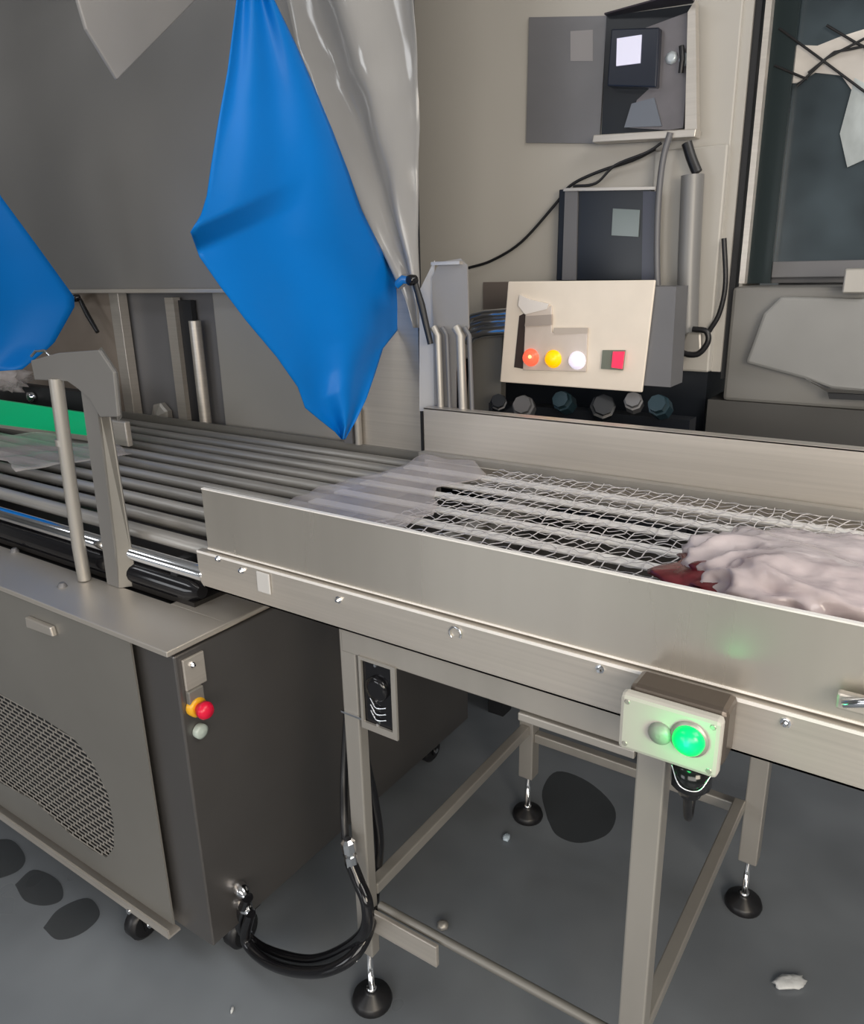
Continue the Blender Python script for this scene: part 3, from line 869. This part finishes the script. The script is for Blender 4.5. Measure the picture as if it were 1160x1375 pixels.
MB().prism([at(u, v, y=YE - 0.021) for u, v in ((928, 20), (938, 4), (940, 178), (924, 176))], (0, -0.03, 0)).build('side_flange', STEEL, ib)
# lower window box
lb = thing('window_box', 'dark navy box with a small square window above the control panel', 'instrument box', (-0.95, 2.2, 1.45))
MB().prism([at(u, v, y=YE) for u, v in ((756, 376), (880, 376), (882, 254), (760, 256))], (0, -0.05, 0)).build('box', NAVY, lb, bevel=0.003)
MB().prism([at(u, v, y=YE - 0.05) for u, v in ((756, 376), (774, 376), (777, 257), (760, 257))], (0, -0.008, 0)).build('left_jamb', GREYB, lb)
MB().prism([at(u, v, y=YE - 0.05) for u, v in ((862, 376), (880, 376), (882, 257), (864, 257))], (0, -0.004, 0)).build('right_jamb', mat('dim navy', (0.05, 0.055, 0.085), 0, 0.3), lb)
MB().prism([at(u, v, y=YE - 0.05) for u, v in ((822, 316), (858, 318), (860, 282), (824, 280))], (0, -0.006, 0)).build('small_window', mat('greenish grey pane', (0.16, 0.20, 0.20), 0, 0.15), lb)
MB().prism([at(u, v, y=YE - 0.05) for u, v in ((758, 257), (882, 255), (882, 251), (760, 253))], (0, -0.012, 0)).build('top_lip', STEEL, lb)
# pipe, cables on the cabinet
pp_ = thing('conduit', 'vertical pale grey conduit on the right side of the electrical cabinet', 'conduit', (-0.7, 2.25, 1.2))
MB().tube([at(930, 235, y=YE - 0.06), at(925, 350, y=YE - 0.06), at(922, 466, y=YE - 0.06)], 0.030, 16).build('pipe', mat('pale grey pipe', (0.24, 0.237, 0.233), 0.2, 0.4), pp_)
MB().prism([at(u, v, y=YE - 0.1) for u, v in ((912, 474), (945, 474), (944, 446), (924, 446))], (0, -0.02, 0)).build('end_block', TUBE, pp_, bevel=0.006)


def cable(label, pts, r, m=BLACK, name='cable', **k):
    o = MB().tube(smooth_path(pts, 6), r, 8).build(name, m)
    return tag(o, label, 'cable')


cable('thin black cable curving from the rear post up to the display box', [at(u, v, y=YE - 0.03) for u, v in ((628, 360), (660, 350), (700, 325), (745, 275), (765, 250), (800, 232), (850, 215), (880, 200))], 0.0045)
cable('second thin cable above the window box', [at(u, v, y=YE - 0.05) for u, v in ((770, 250), (800, 246), (826, 222), (868, 205), (888, 192))], 0.004)
cable('black cable dropping beside the window box from the display box', [at(u, v, y=YE - 0.07) for u, v in ((900, 178), (890, 215), (884, 270), (882, 340), (884, 420))], 0.009, GREYB)
cable('short flat black cable above the vertical conduit', [at(u, v, y=YE - 0.06) for u, v in ((922, 192), (928, 212), (936, 232))], 0.014)
cable('black cable looped around the foot of the conduit', [at(u, v, y=YE - 0.12) for u, v in ((900, 400), (902, 440), (912, 470), (935, 476), (950, 460), (948, 445), (930, 442))], 0.008)
cable('black cable hanging along the right edge of the electrical cabinet', [at(u, v, y=YE - 0.03) for u, v in ((972, 320), (974, 380), (966, 420), (952, 445))], 0.007)

# ------------------------------------------------------------------ dark glazed cabinet at the right rear
gb = thing('glazed_cabinet', 'dark glass fronted cabinet at the upper right edge', 'cabinet', (0.2, 2.7, 0))
YG = 2.50
B((-0.555, YG, 1.47), (1.3, YG + 0.02, 3.1)).build('dark_glass', SMOKE, gb)
B((-0.59, YG - 0.03, 1.44), (-0.565, YG + 0.3, 3.1)).build('frame_edge', STEEL, gb)
B((-0.565, YG - 0.02, 1.44), (-0.50, YG, 3.1)).build('frame_band', mat('deep green black frame', (0.02, 0.032, 0.036), 0.2, 0.3), gb)
B((-0.4995, YG - 0.02, 1.455), (1.3, YG, 1.50)).build('bottom_rail', GREYB, gb, bevel=0.003)
B((-0.565, YG + 0.02, 1.44), (1.3, YG + 0.5, 3.1)).build('body', GREYB, gb)
B((-0.5, YG + 0.1, 0.0), (1.3, YG + 0.5, 1.44)).build('base', GREYB, gb)
PS = mat('pale painted reflection', (0.70, 0.66, 0.62), 0, 0.4, var=0.2, scale=(5, 5, 9))  # pale shapes painted for the bright area reflected in the glass
MB().prism([at(u, v, y=YG) for u, v in ((1036, 112), (1070, 112), (1095, 98), (1130, 102), (1150, 130), (1230, 190), (1230, 40), (1160, 40), (1128, 50), (1098, 62), (1044, 60))], (0, -0.006, 0)).build('painted_reflection', PS, gb)
MB().prism([at(u, v, y=YG) for u, v in ((1148, 105), (1136, 150), (1128, 180), (1138, 225), (1160, 215), (1230, 200), (1230, 150))], (0, -0.007, 0)).build('pale_blue_patch', mat('pale blue patch', (0.40, 0.44, 0.45), 0, 0.3, var=0.25, scale=(14, 14, 8)), gb)
for pts in (((1046, 38), (1095, 74), (1170, 130)), ((1070, 116), (1110, 78), (1168, 48)), ((1085, 98), (1120, 70), (1172, 60)), ((1110, 34), (1150, 58), (1175, 70)), ((1040, 88), (1078, 104), (1084, 106))):
    MB().tube([at(u, v, y=YG - 0.02) for u, v in pts], 0.0035, 6).build('brace_wire', BLACK, gb)

# grey machine below it
gm = thing('grey_machine', 'low grey machine with a pale slab on top, behind the belt at right', 'machine', (0.1, 2.2, 0))
B((-0.60, 2.30, 0.3), (1.3, 2.50, 1.12)).build('front_block', mat('charcoal enamel', (0.10, 0.098, 0.095), 0.1, 0.45, var=0.1, scale=(2, 2, 2)), gm)
B((-0.56, 2.30, 1.12), (1.3, 2.50, 1.435)).build('rear_block', mat('mid grey enamel', (0.22, 0.215, 0.205), 0.1, 0.4, var=0.18, scale=(2.5, 2.5, 2.5), detail=2), gm, bevel=0.01)
MB().prism([at(u, v, y=2.29) for u, v in ((1004, 486), (1028, 420), (1050, 398), (1260, 402), (1260, 534), (1118, 520), (1085, 508))], (0, -0.03, 0)) \
    .build('pale_slab', mat('soft grey slab', (0.27, 0.27, 0.265), 0, 0.4, var=0.1, scale=(3, 3, 3)), gm, bevel=0.008)
MB().prism([at(u, v, y=2.255) for u, v in ((1082, 508), (1110, 521), (1260, 530), (1260, 534), (1112, 526))], (0, -0.01, 0)).build('slab_edge', CHROME, gm)
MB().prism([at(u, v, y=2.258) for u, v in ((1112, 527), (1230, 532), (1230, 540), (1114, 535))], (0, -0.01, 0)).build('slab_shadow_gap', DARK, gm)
B((-0.28, 2.24, 1.42), (-0.22, 2.30, 1.48)).build('latch', TUBE, gm, bevel=0.004)
MB().prism([at(u, v, y=2.27) for u, v in ((884, 500), (904, 503), (908, 486), (886, 484))], (0, 0.02, 0)).build('small_block', TUBE, gm)
# dark pump parts under the control panel
pu = thing('dark_pump', 'row of dark blue black cylinders under the cream control panel', 'machine', (-1.0, 2.1, 1.0))
B((-1.20, 2.06, 0.90), (-0.58, 2.12, 1.10)).build('pump_base', NAVY, pu)
for i, (u, r) in enumerate(((668, 0.026), (704, 0.034), (760, 0.030), (806, 0.036), (850, 0.026), (888, 0.030))):
    c = at(u, 545 + (i % 2) * 6, y=2.05)
    MB().lathe((c.x, 2.06, c.z), (0.5 - 0.25 * (i % 3), -1, 0.5), [(0, r), (0.04, r), (0.041, r * 0.8), (0.06, r * 0.8)], 8, False) \
        .build('pump_fitting', [NAVY, GREYB, mat('petrol enamel', (0.02, 0.045, 0.06), 0.2, 0.3)][i % 3], pu)
B((-1.20, 2.06, 0.0), (-1.14, 2.12, 0.90)).build('stand', DARK, pu)
B((-0.64, 2.06, 0.0), (-0.58, 2.12, 0.90)).build('stand', DARK, pu)

# ------------------------------------------------------------------ hoses under the conveyor
def fpt(u, v, y):
    p = at(u, v, y=y)
    if p.z < 0.014:
        p = at(u, v, z=0.014)
    return p


hA = [(XS + 0.036, 0.862, 0.209)] + [fpt(u, v, y) for u, v, y in ((322, 1240, .872), (343, 1268, .885), (380, 1284, .885), (420, 1290, .885), (460, 1276, .89), (490, 1250, .885), (493, 1215, .89), (482, 1185, .90), (472, 1160, .905))]
ho = MB().tube(smooth_path(hA), 0.0125, 12).build('black_hose', BLACKG)
tag(ho, 'upper glossy black hose looping from the cabinet fitting to the conveyor leg', 'hose')
c = Vector(hA[-1])
MB().lathe(c, (-0.12, 0, 1), [(0, 0.013), (0.02, 0.013), (0.0201, 0.009), (0.03, 0.009), (0.0301, 0.014), (0.05, 0.014), (0.056, 0.008)], 8, False).build('hose_end', CHROME, ho)
hB = [(XS + 0.034, 0.866, 0.161)] + [fpt(u, v, y) for u, v, y in ((330, 1262, .862), (356, 1290, .852), (395, 1304, .842), (440, 1303, .845), (478, 1280, .875), (498, 1238, .925), (503, 1190, 1.0), (508, 1130, 1.0), (500, 1070, 1.0), (488, 1010, 1.0), (488, 940, 1.01))]
ho2 = MB().tube(smooth_path(hB), 0.0120, 12).build('black_hose', BLACKG)
tag(ho2, 'lower glossy black hose that loops and climbs behind the front left leg', 'hose')
hC = [fpt(u, v, y) for u, v, y in ((466, 1150, .91), (462, 1100, .93), (462, 1040, 0.97), (466, 960, 1.0), (470, 905, 1.0))]
tag(MB().tube(smooth_path(hC), 0.008, 10).build('black_cable', BLACK), 'thin black cable rising along the left side of the front left leg', 'cable')

# ------------------------------------------------------------------ small scraps on the floor
def scrap(name, label, u, v, rx, ry, rz, m, seed, rot=0.0):
    p = at(u, v, z=0)
    mb = blob(0, 0, rx, ry, rz, 0, 0.3, 3, seed, 18, 10)
    for q in mb.v:
        x_, y_ = q.x, q.y
        q.x = p.x + x_ * math.cos(rot) - y_ * math.sin(rot)
        q.y = p.y + x_ * math.sin(rot) + y_ * math.cos(rot)
        q.z += 0.001
    return tag(mb.build(name, m), label, 'scrap')


WS = mat('white scrap', (0.75, 0.77, 0.78), 0, 0.4, var=0.1, scale=(60, 60, 60))
scrap('plastic_scrap', 'crumpled white scrap on the floor at bottom right', 1060, 1322, 0.036, 0.017, 0.007, WS, 2, 0.75)
scrap('plastic_scrap', 'small bluish white scrap in front of the rear left conveyor foot', 680, 1127, 0.010, 0.014, 0.006, mat('ice white', (0.65, 0.78, 0.9), 0, 0.2), 5, 0.3)
scrap('plastic_scrap', 'tiny white splinter on the floor at bottom left of the hose', 312, 1358, 0.003, 0.008, 0.003, WS, 7, 0.6)
scrap('plastic_scrap', 'small grey scrap behind the front lower stretcher', 595, 1247, 0.014, 0.012, 0.01, TUBE, 8)

# dark see-through patches laid flat on the floor
DARK_PATCH = mat('dark floor patch', (0.045, 0.05, 0.055), 0, 0.3, alpha=0.34)


def dark_patch(label, pix, group=None):
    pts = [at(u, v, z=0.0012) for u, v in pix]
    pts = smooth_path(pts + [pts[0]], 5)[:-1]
    o = MB().prism(pts, (0, 0, 0.0006)).build('floor_patch', DARK_PATCH)
    return tag(o, label, 'dark_patch', group)


dark_patch('large dark patch behind the rear left conveyor foot', [(735, 1100), (728, 1062), (748, 1036), (790, 1050), (825, 1085), (818, 1118), (780, 1132), (748, 1122)])
dark_patch('dark blotch on the floor at the far left edge under the vent', [(-20, 1130), (15, 1128), (34, 1152), (20, 1172), (-20, 1178)])
dark_patch('dark ring shaped blotch on the floor left of the caster', [(20, 1188), (45, 1168), (78, 1182), (84, 1206), (62, 1216), (34, 1210)])
dark_patch('widest dark blotch on the floor, nearest the front left caster', [(58, 1246), (80, 1220), (118, 1206), (134, 1228), (112, 1252), (78, 1262)])
